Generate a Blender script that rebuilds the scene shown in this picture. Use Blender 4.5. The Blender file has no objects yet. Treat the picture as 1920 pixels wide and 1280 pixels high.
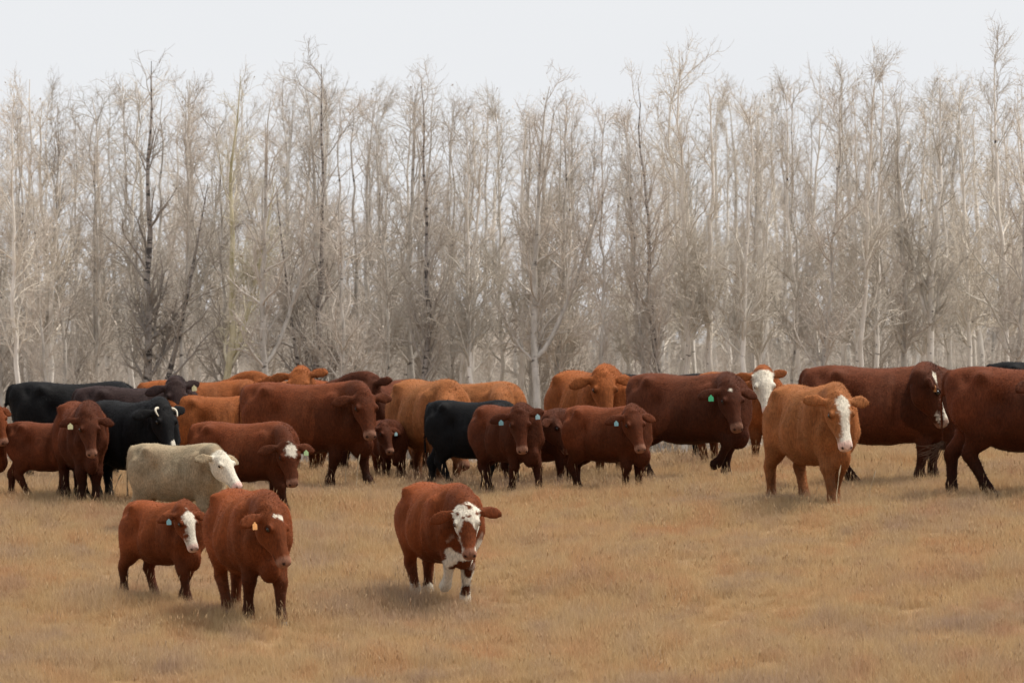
import bpy, math, random
import numpy as np
from mathutils import Vector, Matrix

random.seed(7)
RNG = np.random.default_rng(11)
S = bpy.context.scene
C = S.collection
rad = math.radians

# ------------------------------------------------------------------ camera, sky, sun, exposure
F_PX = 13926.0                      # focal length in pixels of a 1920 px wide frame
cam_d = bpy.data.cameras.new('camera')
cam_d.sensor_width = 36.0
cam_d.lens = F_PX / 1920.0 * 36.0
cam_d.clip_start = 0.5
cam_d.clip_end = 20000.0
cam_d.dof.use_dof = True
cam_d.dof.focus_distance = 86.0
cam_d.dof.aperture_fstop = 5.6
cam = bpy.data.objects.new('camera', cam_d)
C.objects.link(cam)
cam.location = (0, 0, 0)
cam.rotation_euler = (rad(90), 0, 0)
S.camera = cam

SUN_EL, SUN_AZ = rad(62), rad(72)   # azimuth clockwise from +Y (the viewing direction)
world = bpy.data.worlds.new('World')
S.world = world
world.use_nodes = True
nt = world.node_tree
nt.nodes.clear()
n_out = nt.nodes.new('ShaderNodeOutputWorld')
n_bg = nt.nodes.new('ShaderNodeBackground')
n_bg.inputs['Strength'].default_value = 0.12
n_sky = nt.nodes.new('ShaderNodeTexSky')
n_sky.sky_type = 'NISHITA'
n_sky.sun_disc = False
n_sky.sun_elevation = SUN_EL
n_sky.sun_rotation = SUN_AZ
n_sky.dust_density = 4.0
n_tc = nt.nodes.new('ShaderNodeTexCoord')
n_map = nt.nodes.new('ShaderNodeMapping')
n_map.inputs['Scale'].default_value = (1, 1, 3)
n_ns = nt.nodes.new('ShaderNodeTexNoise')
n_ns.inputs['Scale'].default_value = 5.0
n_ns.inputs['Detail'].default_value = 6.0
n_cr = nt.nodes.new('ShaderNodeValToRGB')
n_cr.color_ramp.elements[0].position = 0.3
n_cr.color_ramp.elements[0].color = (5.28, 5.42, 5.66, 1)
n_cr.color_ramp.elements[1].position = 0.7
n_cr.color_ramp.elements[1].color = (5.62, 5.72, 5.88, 1)
n_mx = nt.nodes.new('ShaderNodeMix')
n_mx.data_type = 'RGBA'
n_mx.inputs['Factor'].default_value = 0.93
L = nt.links.new
L(n_tc.outputs['Generated'], n_map.inputs['Vector'])
L(n_map.outputs['Vector'], n_ns.inputs['Vector'])
L(n_ns.outputs['Fac'], n_cr.inputs['Fac'])
L(n_sky.outputs['Color'], n_mx.inputs[6])
L(n_cr.outputs['Color'], n_mx.inputs[7])
L(n_mx.outputs[2], n_bg.inputs['Color'])
L(n_bg.outputs['Background'], n_out.inputs['Surface'])

sun_d = bpy.data.lights.new('sun', 'SUN')
sun_d.energy = 3.9
sun_d.angle = rad(17)
sun_d.color = (1.0, 0.94, 0.84)
sun = bpy.data.objects.new('sun', sun_d)
C.objects.link(sun)
_sd = Vector((math.sin(SUN_AZ) * math.cos(SUN_EL), math.cos(SUN_AZ) * math.cos(SUN_EL), math.sin(SUN_EL)))
sun.rotation_euler = _sd.to_track_quat('Z', 'Y').to_euler()
sun.location = (60, -60, 80)

S.render.engine = 'CYCLES'
S.view_settings.view_transform = 'Standard'
S.view_settings.look = 'None'
S.view_settings.exposure = 0.4
S.view_settings.gamma = 1.0
S.cycles.max_bounces = 6
S.cycles.diffuse_bounces = 3
S.cycles.glossy_bounces = 2
S.cycles.transparent_max_bounces = 4


# ------------------------------------------------------------------ helpers
def tag(o, label=None, cat=None, group=None, kind=None):
    if label: o['label'] = label
    if cat: o['category'] = cat
    if group: o['group'] = group
    if kind: o['kind'] = kind
    return o


def mesh_np(name, verts, faces, mat=None, smooth=True):
    """verts (n,3) array, faces (m,k) array of one k, or a list of such arrays."""
    me = bpy.data.meshes.new(name)
    fl = faces if isinstance(faces, list) else [faces]
    fl = [np.asarray(f, dtype=np.int32) for f in fl if len(f)]
    verts = np.asarray(verts, dtype=np.float32)
    me.vertices.add(len(verts))
    me.vertices.foreach_set('co', verts.ravel())
    loops = np.concatenate([f.ravel() for f in fl])
    sizes = np.concatenate([np.full(len(f), f.shape[1], dtype=np.int32) for f in fl])
    starts = np.concatenate([[0], np.cumsum(sizes)[:-1]]).astype(np.int32)
    me.loops.add(len(loops))
    me.loops.foreach_set('vertex_index', loops)
    me.polygons.add(len(sizes))
    me.polygons.foreach_set('loop_start', starts)
    me.polygons.foreach_set('loop_total', sizes)
    if smooth:
        me.polygons.foreach_set('use_smooth', np.ones(len(sizes), dtype=bool))
    me.update(calc_edges=True)
    if mat: me.materials.append(mat)
    return me


def link(name, me, parent=None):
    o = bpy.data.objects.new(name, me)
    C.objects.link(o)
    if parent: o.parent = parent
    return o


def sstep(a, b, x):
    t = np.clip((x - a) / (b - a), 0, 1)
    return t * t * (3 - 2 * t)


def vnoise(p, seed=0):
    """value noise in numpy, p (n,3) -> (n,) in 0..1"""
    i = np.floor(p).astype(np.int64)
    f = p - i
    f = f * f * (3 - 2 * f)
    def h(ix, iy, iz):
        v = np.sin(ix * 127.1 + iy * 311.7 + iz * 74.7 + seed * 17.3) * 43758.5453
        return v - np.floor(v)
    r = 0
    for dx in (0, 1):
        for dy in (0, 1):
            for dz in (0, 1):
                w = (f[:, 0] if dx else 1 - f[:, 0]) * (f[:, 1] if dy else 1 - f[:, 1]) * (f[:, 2] if dz else 1 - f[:, 2])
                r = r + w * h(i[:, 0] + dx, i[:, 1] + dy, i[:, 2] + dz)
    return r


def new_mat(name, rough=0.8):
    m = bpy.data.materials.new(name)
    m.use_nodes = True
    b = m.node_tree.nodes['Principled BSDF']
    b.inputs['Roughness'].default_value = rough
    b.inputs['Specular IOR Level'].default_value = 0.2
    return m, m.node_tree, b


def ramp(nt, stops):
    r = nt.nodes.new('ShaderNodeValToRGB')
    e = r.color_ramp.elements
    while len(e) < len(stops): e.new(0.5)
    for k, (p, c) in enumerate(stops):
        e[k].position = p
        e[k].color = (*c, 1)
    return r


# ------------------------------------------------------------------ terrain
def g_z(x, y):
    """height of the ground; the eye is at z = 0"""
    x = np.asarray(x, dtype=float); y = np.asarray(y, dtype=float)
    up = -2.95 + 0.078 * (y - 79.0)                      # the slope the herd walks down
    crest = -1.84 - 0.012 * (y - 97.0)
    k = 0.25
    m = -k * np.log(np.exp(-up / k) + np.exp(-crest / k))   # soft minimum: slope, then plateau
    far = -2.35 + 0.0 * y
    m = np.where(y > 100, np.maximum(m, far), m)
    dip = np.clip((y - 58.0) / 16.0, 0, 1)
    near = -1.7 - 2.6 * sstep(0, 58, y)
    m = near * (1 - sstep(0, 1, dip)) + m * sstep(0, 1, dip)
    lat = 0.085 * 0.8 * np.log1p(np.exp(np.clip((x - 0.6) / 0.8, -30, 30)))
    lat = 0.62 * np.tanh(lat / 0.62)
    w = sstep(40, 75, y) * (1 - 0.45 * sstep(98, 130, y))
    bumps = 0.03 * np.sin(x * 0.9 + 1.0) * np.sin(y * 0.7) + 0.02 * np.sin(x * 2.1 + y * 1.3)
    return m + lat * w + bumps * sstep(30, 60, y) * (1 - sstep(200, 400, y))


def ray_ground(px, py, d0=68.0, d1=140.0):
    """where the line of sight through a point of the frame first meets the ground"""
    d = np.linspace(d0, d1, 1500)
    z = -(py - 640.0) / F_PX * d
    g = g_z((px - 960.0) / F_PX * d, d)
    i = np.argmax(g >= z)
    return float(d[i]) if (g >= z).any() else None


xs = np.unique(np.concatenate([np.linspace(-18, 18, 121), np.geomspace(18, 6000, 26), -np.geomspace(18, 6000, 26)]))
ys = np.unique(np.concatenate([np.linspace(-200, 55, 18), np.linspace(55, 160, 180), np.geomspace(160, 9000, 30)]))
gx, gy = np.meshgrid(xs, ys)
gz = g_z(gx, gy)
gv = np.stack([gx, gy, gz], -1).reshape(-1, 3)
nx = len(xs)
ii = (np.arange(len(ys) - 1)[:, None] * nx + np.arange(nx - 1)[None, :]).ravel()
gf = np.stack([ii, ii + 1, ii + 1 + nx, ii + nx], 1)


def grass_colour(nt, per_blade):
    """patchy dry-grass colour from world position"""
    geo = nt.nodes.new('ShaderNodeNewGeometry')
    mp = nt.nodes.new('ShaderNodeMapping')
    mp.inputs['Scale'].default_value = (1.0, 0.45, 0.2)
    nt.links.new(geo.outputs['Position'], mp.inputs['Vector'])
    n1 = nt.nodes.new('ShaderNodeTexNoise')
    n1.inputs['Scale'].default_value = 0.55; n1.inputs['Detail'].default_value = 5; n1.inputs['Roughness'].default_value = 0.6
    n2 = nt.nodes.new('ShaderNodeTexNoise')
    n2.inputs['Scale'].default_value = 1.9; n2.inputs['Detail'].default_value = 3
    nt.links.new(mp.outputs['Vector'], n1.inputs['Vector'])
    nt.links.new(mp.outputs['Vector'], n2.inputs['Vector'])
    r1 = ramp(nt, [(0.30, (0.427, 0.301, 0.212)), (0.42, (0.514, 0.365, 0.231)), (0.53, (0.588, 0.424, 0.227)), (0.62, (0.588, 0.382, 0.202)), (0.74, (0.534, 0.282, 0.155))])
    r2 = ramp(nt, [(0.34, (0.438, 0.308, 0.231)), (0.5, (0.576, 0.416, 0.236)), (0.66, (0.544, 0.301, 0.165))])
    nt.links.new(n1.outputs['Fac'], r1.inputs['Fac'])
    nt.links.new(n2.outputs['Fac'], r2.inputs['Fac'])
    mx = nt.nodes.new('ShaderNodeMix'); mx.data_type = 'RGBA'
    mx.inputs['Factor'].default_value = 0.45
    nt.links.new(r1.outputs['Color'], mx.inputs[6]); nt.links.new(r2.outputs['Color'], mx.inputs[7])
    out = mx.outputs[2]
    if per_blade:
        at = nt.nodes.new('ShaderNodeAttribute'); at.attribute_name = 'blade'
        oi = nt.nodes.new('ShaderNodeObjectInfo')
        ad = nt.nodes.new('ShaderNodeMath'); ad.operation = 'ADD'
        nt.links.new(at.outputs['Fac'], ad.inputs[0]); nt.links.new(oi.outputs['Random'], ad.inputs[1])
        fr = nt.nodes.new('ShaderNodeMath'); fr.operation = 'FRACT'
        nt.links.new(ad.outputs[0], fr.inputs[0])
        rb = ramp(nt, [(0.0, (0.76, 0.73, 0.71)), (0.35, (0.88, 0.87, 0.86)), (0.75, (0.95, 0.95, 0.94)), (0.96, (1.0, 1.01, 1.03)), (1.0, (1.12, 1.17, 1.25))])
        nt.links.new(fr.outputs[0], rb.inputs['Fac'])
        ml = nt.nodes.new('ShaderNodeMix'); ml.data_type = 'RGBA'; ml.blend_type = 'MULTIPLY'
        ml.inputs['Factor'].default_value = 1.0
        nt.links.new(out, ml.inputs[6]); nt.links.new(rb.outputs['Color'], ml.inputs[7])
        out = ml.outputs[2]
    return out


m_ground, gnt, gb = new_mat('dry_soil_and_thatch', 0.95)
gb.inputs['Specular IOR Level'].default_value = 0.05
gsep = gnt.nodes.new('ShaderNodeSeparateXYZ'); ggeo = gnt.nodes.new('ShaderNodeNewGeometry')
gnt.links.new(ggeo.outputs['Position'], gsep.inputs[0])
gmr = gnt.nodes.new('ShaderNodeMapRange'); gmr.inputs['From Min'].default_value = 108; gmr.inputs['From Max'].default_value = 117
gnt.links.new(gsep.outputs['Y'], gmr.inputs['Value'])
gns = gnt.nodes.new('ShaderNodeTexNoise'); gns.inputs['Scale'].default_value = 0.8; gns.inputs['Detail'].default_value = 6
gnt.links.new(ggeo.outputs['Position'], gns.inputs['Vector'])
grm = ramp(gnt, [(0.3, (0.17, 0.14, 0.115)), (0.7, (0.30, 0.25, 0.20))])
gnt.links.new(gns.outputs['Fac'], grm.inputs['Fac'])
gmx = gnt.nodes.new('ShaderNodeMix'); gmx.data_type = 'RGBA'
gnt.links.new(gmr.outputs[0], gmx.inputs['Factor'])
gdk = gnt.nodes.new('ShaderNodeMix'); gdk.data_type = 'RGBA'; gdk.blend_type = 'MULTIPLY'; gdk.inputs['Factor'].default_value = 1
gdk.inputs[7].default_value = (0.50, 0.46, 0.42, 1)
gnt.links.new(grass_colour(gnt, False), gdk.inputs[6]); gnt.links.new(gdk.outputs[2], gmx.inputs[6]); gnt.links.new(grm.outputs['Color'], gmx.inputs[7])
gnt.links.new(gmx.outputs[2], gb.inputs['Base Color'])
ground = link('ground', mesh_np('ground', gv, gf, m_ground))
tag(ground, 'gently rising field floor of dry soil and thatch', kind='structure')

# ------------------------------------------------------------------ grass (uncountable: one object)
m_grass, gnt, gb = new_mat('dry_grass', 0.75)
gb.inputs['Specular IOR Level'].default_value = 0.12
col = grass_colour(gnt, True)
gnt.links.new(col, gb.inputs['Base Color'])
tr = gnt.nodes.new('ShaderNodeBsdfTranslucent')
gnt.links.new(col, tr.inputs['Color'])
ms = gnt.nodes.new('ShaderNodeMixShader'); ms.inputs[0].default_value = 0.38
gnt.links.new(gb.outputs[0], ms.inputs[1]); gnt.links.new(tr.outputs[0], ms.inputs[2])
gnt.links.new(ms.outputs[0], gnt.nodes['Material Output'].inputs['Surface'])


def tuft_mesh(name, n, spread, h0, h1, w, lean, rng, seed_heads=False):
    base = rng.normal(0, spread, (n, 2))
    az = rng.uniform(0, 2 * math.pi, n)
    h = rng.uniform(h0, h1, n)
    ln = np.abs(rng.normal(0, lean, n)) * h
    fz = rng.uniform(0, 2 * math.pi, n)                       # which way the flat of the blade faces
    ts = np.array([0, 0.45, 0.8, 1.0])
    ws = np.array([1.0, 0.85, 0.5, 0.12]) if not seed_heads else np.array([0.5, 0.4, 0.35, 0.3])
    V = np.zeros((n, 4, 2, 3))
    for k, t in enumerate(ts):
        off = ln * t ** 1.8
        cx = base[:, 0] + np.cos(az) * off
        cy = base[:, 1] + np.sin(az) * off
        cz = h * t * (1 - 0.15 * t * (ln / h)) - 0.02 * (k == 0)
        for s in (0, 1):
            d = (s - 0.5) * w * ws[k]
            V[:, k, s, 0] = cx + np.cos(fz) * d
            V[:, k, s, 1] = cy + np.sin(fz) * d
            V[:, k, s, 2] = cz
    idx = np.arange(n)[:, None] * 8
    F = np.concatenate([idx + np.array([[2 * k, 2 * k + 1, 2 * k + 3, 2 * k + 2]]) for k in range(3)])
    Vf = V.reshape(-1, 3)
    bl = np.repeat(rng.uniform(0, 1, n), 8)
    if seed_heads:                                            # a slim spindle of seed at the top of each stem
        hv, hf, hb = [], [], []
        for j in range(n):
            top = V[j, 3].mean(0); low = V[j, 2].mean(0); mid = (top * 0.6 + low * 0.4)
            r = rng.uniform(0.003, 0.005)
            o = len(Vf) + len(hv)
            hv += [low, mid + (r, 0, 0), mid + (0, r, 0), mid + (-r, 0, 0), mid + (0, -r, 0), top + (0, 0, 0.02)]
            for a in range(4):
                b = (a + 1) % 4
                hf += [[o, o + 1 + b, o + 1 + a], [o + 5, o + 1 + a, o + 1 + b]]
            hb += [0.9] * 6
        Vf = np.concatenate([Vf, np.array(hv)]); bl = np.concatenate([bl, hb])
        me = mesh_np(name, Vf, [F, np.array(hf)], m_grass)
    else:
        me = mesh_np(name, Vf, F, m_grass)
    a = me.attributes.new('blade', 'FLOAT', 'POINT')
    a.data.foreach_set('value', bl.astype(np.float32))
    return me


def scatter_object(name, pts, rot, scl, idx, protos):
    """one object: the points carry copies of the meshes in PROTOS, picked by idx"""
    col = bpy.data.collections.new(name + '_kinds')
    for k, me in enumerate(protos):
        o = bpy.data.objects.new('%s_kind_%02d' % (name, k), me)
        col.objects.link(o)
    me = bpy.data.meshes.new(name)
    me.vertices.add(len(pts))
    me.vertices.foreach_set('co', np.asarray(pts, np.float32).ravel())
    a = me.attributes.new('rot', 'FLOAT_VECTOR', 'POINT'); a.data.foreach_set('vector', np.asarray(rot, np.float32).ravel())
    a = me.attributes.new('scl', 'FLOAT', 'POINT'); a.data.foreach_set('value', np.asarray(scl, np.float32))
    a = me.attributes.new('idx', 'INT', 'POINT'); a.data.foreach_set('value', np.asarray(idx, np.int32))
    o = link(name, me)
    ng = bpy.data.node_groups.new(name + '_scatter', 'GeometryNodeTree')
    ng.interface.new_socket('Geometry', in_out='INPUT', socket_type='NodeSocketGeometry')
    ng.interface.new_socket('Geometry', in_out='OUTPUT', socket_type='NodeSocketGeometry')
    gi = ng.nodes.new('NodeGroupInput'); go = ng.nodes.new('NodeGroupOutput')
    ip = ng.nodes.new('GeometryNodeInstanceOnPoints')
    ci = ng.nodes.new('GeometryNodeCollectionInfo')
    ci.inputs['Collection'].default_value = col
    ci.inputs['Separate Children'].default_value = True
    ci.inputs['Reset Children'].default_value = True
    def attr(nm, ty):
        n = ng.nodes.new('GeometryNodeInputNamedAttribute'); n.data_type = ty
        n.inputs['Name'].default_value = nm
        return n.outputs['Attribute']
    er = ng.nodes.new('FunctionNodeEulerToRotation')
    ng.links.new(gi.outputs[0], ip.inputs['Points'])
    ng.links.new(ci.outputs[0], ip.inputs['Instance'])
    ip.inputs['Pick Instance'].default_value = True
    ng.links.new(attr('idx', 'INT'), ip.inputs['Instance Index'])
    ng.links.new(attr('rot', 'FLOAT_VECTOR'), er.inputs[0])
    ng.links.new(er.outputs[0], ip.inputs['Rotation'])
    ng.links.new(attr('scl', 'FLOAT'), ip.inputs['Scale'])
    ng.links.new(ip.outputs[0], go.inputs[0])
    md = o.modifiers.new('scatter', 'NODES'); md.node_group = ng
    return o


def field_points(n, y0, y1, margin, rng):
    y = rng.uniform(y0, y1, n * 2)
    keep = rng.uniform(0, 1, n * 2) < (y / y1)
    y = y[keep][:n]
    half = 960.0 / F_PX * y + margin
    x = rng.uniform(-1, 1, len(y)) * half
    return np.stack([x, y, g_z(x, y)], 1)


tufts = [tuft_mesh('grass_tuft', 110, 0.11, 0.07, 0.19, 0.0050, 0.55, RNG) for _ in range(8)]
tufts += [tuft_mesh('grass_tuft', 55, 0.09, 0.12, 0.29, 0.0046, 0.4, RNG) for _ in range(4)]
stems = [tuft_mesh('grass_stem', 3, 0.06, 0.20, 0.40, 0.0036, 0.25, RNG, True) for _ in range(4)]
P = field_points(46000, 68, 118, 3.0, RNG)
P2 = field_points(5200, 68, 112, 3.0, RNG)
PP = np.concatenate([P, P2])
n1, n2 = len(P), len(P2)
clump = vnoise(P * np.array([0.9, 0.6, 0]) + 3.1, 5)
idx = np.where(RNG.uniform(0, 1, n1) < 0.15 + 0.45 * (clump > 0.62), RNG.integers(8, 12, n1), RNG.integers(0, 8, n1))
idx = np.concatenate([idx, RNG.integers(12, 16, n2)])
rot = np.stack([RNG.normal(0, .08, n1 + n2), RNG.normal(0, .08, n1 + n2), RNG.uniform(0, 6.283, n1 + n2)], 1)
scl = np.concatenate([(0.54 + 0.46 * clump) * RNG.uniform(0.8, 1.15, n1), RNG.uniform(0.75, 1.15, n2)])
grass = scatter_object('dry_grass', PP, rot, scl, idx, tufts + stems)
tag(grass, 'short dry tan and rust grass covering the whole pasture', 'grass', kind='stuff')


# ------------------------------------------------------------------ trees
def tubes(P, R, sides):
    """P (m,k,3) centre lines, R (m,k) radii -> verts, quad faces"""
    m, k, _ = P.shape
    T = np.gradient(P, axis=1)
    T /= np.linalg.norm(T, axis=2, keepdims=True) + 1e-9
    ref = np.where(np.abs(T[..., 2:3]) > 0.9, np.array([1.0, 0, 0]), np.array([0, 0, 1.0]))
    ref = np.broadcast_to(ref[:, k // 2:k // 2 + 1], T.shape)
    A = np.cross(T, ref); A /= np.linalg.norm(A, axis=2, keepdims=True) + 1e-9
    B = np.cross(T, A)
    an = np.arange(sides) / sides * 2 * math.pi
    V = P[:, :, None] + R[:, :, None, None] * (np.cos(an)[None, None, :, None] * A[:, :, None] + np.sin(an)[None, None, :, None] * B[:, :, None])
    base = (np.arange(m)[:, None, None] * k + np.arange(k - 1)[None, :, None]) * sides
    j = np.arange(sides)[None, None, :]; j2 = (j + 1) % sides
    F = np.stack([base + j, base + j2, base + sides + j2, base + sides + j], -1).reshape(-1, 4)
    return V.reshape(-1, 3), F


def sprout(P, R, count, t0, t1, len_fn, ang, rng, k, rfac, rmin, up, wander, taper=0.25, tpow=1.0):
    """children on parent lines: COUNT in all, spread over t0..t1"""
    m, kp, _ = P.shape
    w = np.linalg.norm(np.diff(P, axis=1), axis=2).sum(1)
    pi = rng.choice(m, count, p=w / w.sum())
    t = t0 + (t1 - t0) * rng.uniform(0, 1, count) ** tpow
    f = t * (kp - 1); i0 = np.minimum(f.astype(int), kp - 2); fr = (f - i0)[:, None]
    org = P[pi, i0] * (1 - fr) + P[pi, i0 + 1] * fr
    tan = P[pi, i0 + 1] - P[pi, i0]; tan /= np.linalg.norm(tan, axis=1, keepdims=True) + 1e-9
    pr = R[pi, i0] * (1 - fr[:, 0]) + R[pi, i0 + 1] * fr[:, 0]
    rv = rng.normal(0, 1, (count, 3)); side = rv - (rv * tan).sum(1, keepdims=True) * tan
    side /= np.linalg.norm(side, axis=1, keepdims=True) + 1e-9
    a = rng.normal(ang, ang * 0.25, count)[:, None]
    d = tan * np.cos(a) + side * np.sin(a)
    ln = len_fn(t, w[pi]) * rng.uniform(0.6, 1.25, count)
    Q = np.zeros((count, k, 3)); Q[:, 0] = org
    for s in range(1, k):
        d = d + rng.normal(0, wander, (count, 3)); d[:, 2] += up
        d /= np.linalg.norm(d, axis=1, keepdims=True)
        Q[:, s] = Q[:, s - 1] + d * (ln / (k - 1))[:, None]
    r0 = np.maximum(pr * rfac, rmin)
    RR = r0[:, None] * np.linspace(1, taper, k)[None, :]
    return Q, np.maximum(RR, 0.0016)


def bark(name, pale, dark, scar, greenish):
    m, nt, b = new_mat(name, 0.85)
    tc = nt.nodes.new('ShaderNodeTexCoord')
    mp = nt.nodes.new('ShaderNodeMapping'); mp.inputs['Scale'].default_value = (9, 9, 2.2)
    nt.links.new(tc.outputs['Object'], mp.inputs['Vector'])
    n1 = nt.nodes.new('ShaderNodeTexNoise'); n1.inputs['Scale'].default_value = 1.0; n1.inputs['Detail'].default_value = 5
    nt.links.new(mp.outputs['Vector'], n1.inputs['Vector'])
    mp2 = nt.nodes.new('ShaderNodeMapping'); mp2.inputs['Scale'].default_value = (5, 5, 14)
    nt.links.new(tc.outputs['Object'], mp2.inputs['Vector'])
    n2 = nt.nodes.new('ShaderNodeTexNoise'); n2.inputs['Scale'].default_value = 1.0; n2.inputs['Detail'].default_value = 3
    nt.links.new(mp2.outputs['Vector'], n2.inputs['Vector'])
    r1 = ramp(nt, [(0.3, greenish), (0.55, pale), (0.75, tuple(c * 1.15 for c in pale))])
    nt.links.new(n1.outputs['Fac'], r1.inputs['Fac'])
    r2 = ramp(nt, [(scar, (0, 0, 0)), (scar + 0.06, (1, 1, 1))])
    nt.links.new(n2.outputs['Fac'], r2.inputs['Fac'])
    mx = nt.nodes.new('ShaderNodeMix'); mx.data_type = 'RGBA'
    nt.links.new(r2.outputs['Color'], mx.inputs['Factor'])
    mx.inputs[6].default_value = (*dark, 1)
    nt.links.new(r1.outputs['Color'], mx.inputs[7])
    nt.links.new(mx.outputs[2], b.inputs['Base Color'])
    bp = nt.nodes.new('ShaderNodeBump'); bp.inputs['Strength'].default_value = 0.5; bp.inputs['Distance'].default_value = 0.01
    nt.links.new(n2.outputs['Fac'], bp.inputs['Height']); nt.links.new(bp.outputs[0], b.inputs['Normal'])
    return m


def twig_mat(name, thick, thin):
    m, nt, b = new_mat(name, 0.8)
    at = nt.nodes.new('ShaderNodeAttribute'); at.attribute_name = 'girth'
    oi = nt.nodes.new('ShaderNodeObjectInfo')
    r = ramp(nt, [(0.0, thin), (0.35, tuple((a + c) / 2 for a, c in zip(thin, thick))), (1.0, thick)])
    nt.links.new(at.outputs['Fac'], r.inputs['Fac'])
    hv = nt.nodes.new('ShaderNodeHueSaturation')
    mr = nt.nodes.new('ShaderNodeMapRange'); mr.inputs['To Min'].default_value = 0.75; mr.inputs['To Max'].default_value = 1.25
    nt.links.new(oi.outputs['Random'], mr.inputs['Value'])
    nt.links.new(mr.outputs[0], hv.inputs['Value'])
    nt.links.new(r.outputs['Color'], hv.inputs['Color'])
    nt.links.new(hv.outputs['Color'], b.inputs['Base Color'])
    return m


BARK = {
    'pale': bark('pale_aspen_bark', (0.76, 0.71, 0.645), (0.10, 0.085, 0.075), 0.27, (0.58, 0.52, 0.44)),
    'yellow': bark('yellowish_aspen_bark', (0.58, 0.52, 0.36), (0.10, 0.09, 0.06), 0.27, (0.36, 0.32, 0.18)),
    'grey': bark('grey_poplar_bark', (0.54, 0.50, 0.45), (0.13, 0.115, 0.10), 0.32, (0.30, 0.27, 0.235)),
    'dark': bark('dark_poplar_bark', (0.36, 0.325, 0.295), (0.08, 0.07, 0.065), 0.42, (0.21, 0.185, 0.165)),
}
TWIG = {
    'pale': twig_mat('pale_twigs', (0.644, 0.595, 0.523), (0.507, 0.449, 0.383)),
    'yellow': twig_mat('yellowish_twigs', (0.566, 0.522, 0.400), (0.487, 0.436, 0.350)),
    'grey': twig_mat('grey_brown_twigs', (0.526, 0.476, 0.421), (0.487, 0.423, 0.364)),
    'dark': twig_mat('dark_twigs', (0.374, 0.334, 0.299), (0.476, 0.419, 0.360)),
}


def tree_meshes(kind, rng, h=8.0, r0=0.085, fork=None, n1=34, low=0.22, twig=1.0, spread=1.0, lean=0.0):
    k = 18
    t = np.linspace(0, 1, k)
    wob = np.cumsum(rng.normal(0, 0.038, (k, 2)), axis=0); wob -= wob[0]
    T = np.zeros((1, k, 3))
    T[0, :, :2] = wob * h / 8
    T[0, :, 0] += lean * h * t
    T[0, :, 2] = h * t
    RT = (r0 * (1 - t) ** 0.85 + 0.006)[None]
    RT[0, 0] *= 1.25
    trunk_parts = [(T, RT, 8)]
    P, R = T, RT
    if fork:                                                    # second leader
        f0, dx, fl = fork
        i0 = int(f0 * (k - 1))
        Q = np.zeros((1, k, 3)); tt = np.linspace(0, 1, k)
        Q[0] = T[0, i0] + np.stack([dx * tt ** 0.75, rng.normal(0, .02, k).cumsum(), (fl - f0) * h * tt ** 1.1], 1)
        RQ = (RT[0, i0] * 0.72 * (1 - tt) ** 0.85 + 0.005)[None]
        trunk_parts.append((Q, RQ, 7))
        P = np.concatenate([T, Q]); R = np.concatenate([RT, RQ])
    P1, R1 = sprout(P, R, n1, low, 0.97, lambda t, w: h * (0.10 + 0.13 * (1 - t)) * spread, rad(36), rng, 8, 0.5, 0.009, 0.11, 0.17, 0.25, 1.3)
    P2, R2 = sprout(P1, R1, int(n1 * 7.0), 0.15, 0.98, lambda t, w: 0.18 + w * 0.42 * (1.05 - t), rad(42), rng, 5, 0.6, 0.0050, 0.07, 0.22)
    Pb = np.concatenate([P2, P2]); Rb = np.concatenate([R2, R2])
    P3, R3 = sprout(P2, R2, int(n1 * 27 * twig), 0.1, 1.0, lambda t, w: 0.14 + w * 0.35, rad(46), rng, 4, 0.75, 0.0036, 0.05, 0.30, 0.55)
    P4, R4 = sprout(P1, R1, int(n1 * 6 * twig), 0.15, 1.0, lambda t, w: 0.16 + w * 0.12, rad(50), rng, 4, 0.45, 0.0036, 0.05, 0.30, 0.55)
    V, F, n = [], [], 0
    for (p, r, s) in trunk_parts:
        v, f = tubes(p, r, s); V.append(v); F.append(f + n); n += len(v)
    trunk = mesh_np('trunk', np.concatenate(V), np.concatenate(F), BARK[kind])
    V, F, G, n = [], [], [], 0
    for (p, r, s) in ((P1, R1, 5), (P2, R2, 4), (P3, R3, 3), (P4, R4, 3)):
        v, f = tubes(p, r, s); V.append(v); F.append(f + n); n += len(v)
        G.append(np.repeat(np.clip(r / 0.03, 0, 1).ravel(), s))
    # a few withered leaves still hanging at the twig ends
    nl = 60
    e = P3[rng.choice(len(P3), nl), -1]
    a = rng.normal(0, 0.022, (nl, 3)); b = rng.normal(0, 0.022, (nl, 3))
    lv = np.stack([e, e + a, e + a + b, e + b], 1).reshape(-1, 3)
    V.append(lv); F.append(np.arange(nl * 4).reshape(-1, 4) + n); G.append(np.full(nl * 4, 0.0))
    crown = mesh_np('crown', np.concatenate(V), np.concatenate(F), TWIG[kind])
    g = crown.attributes.new('girth', 'FLOAT', 'POINT')
    g.data.foreach_set('value', np.concatenate(G).astype(np.float32))
    return trunk, crown


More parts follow.
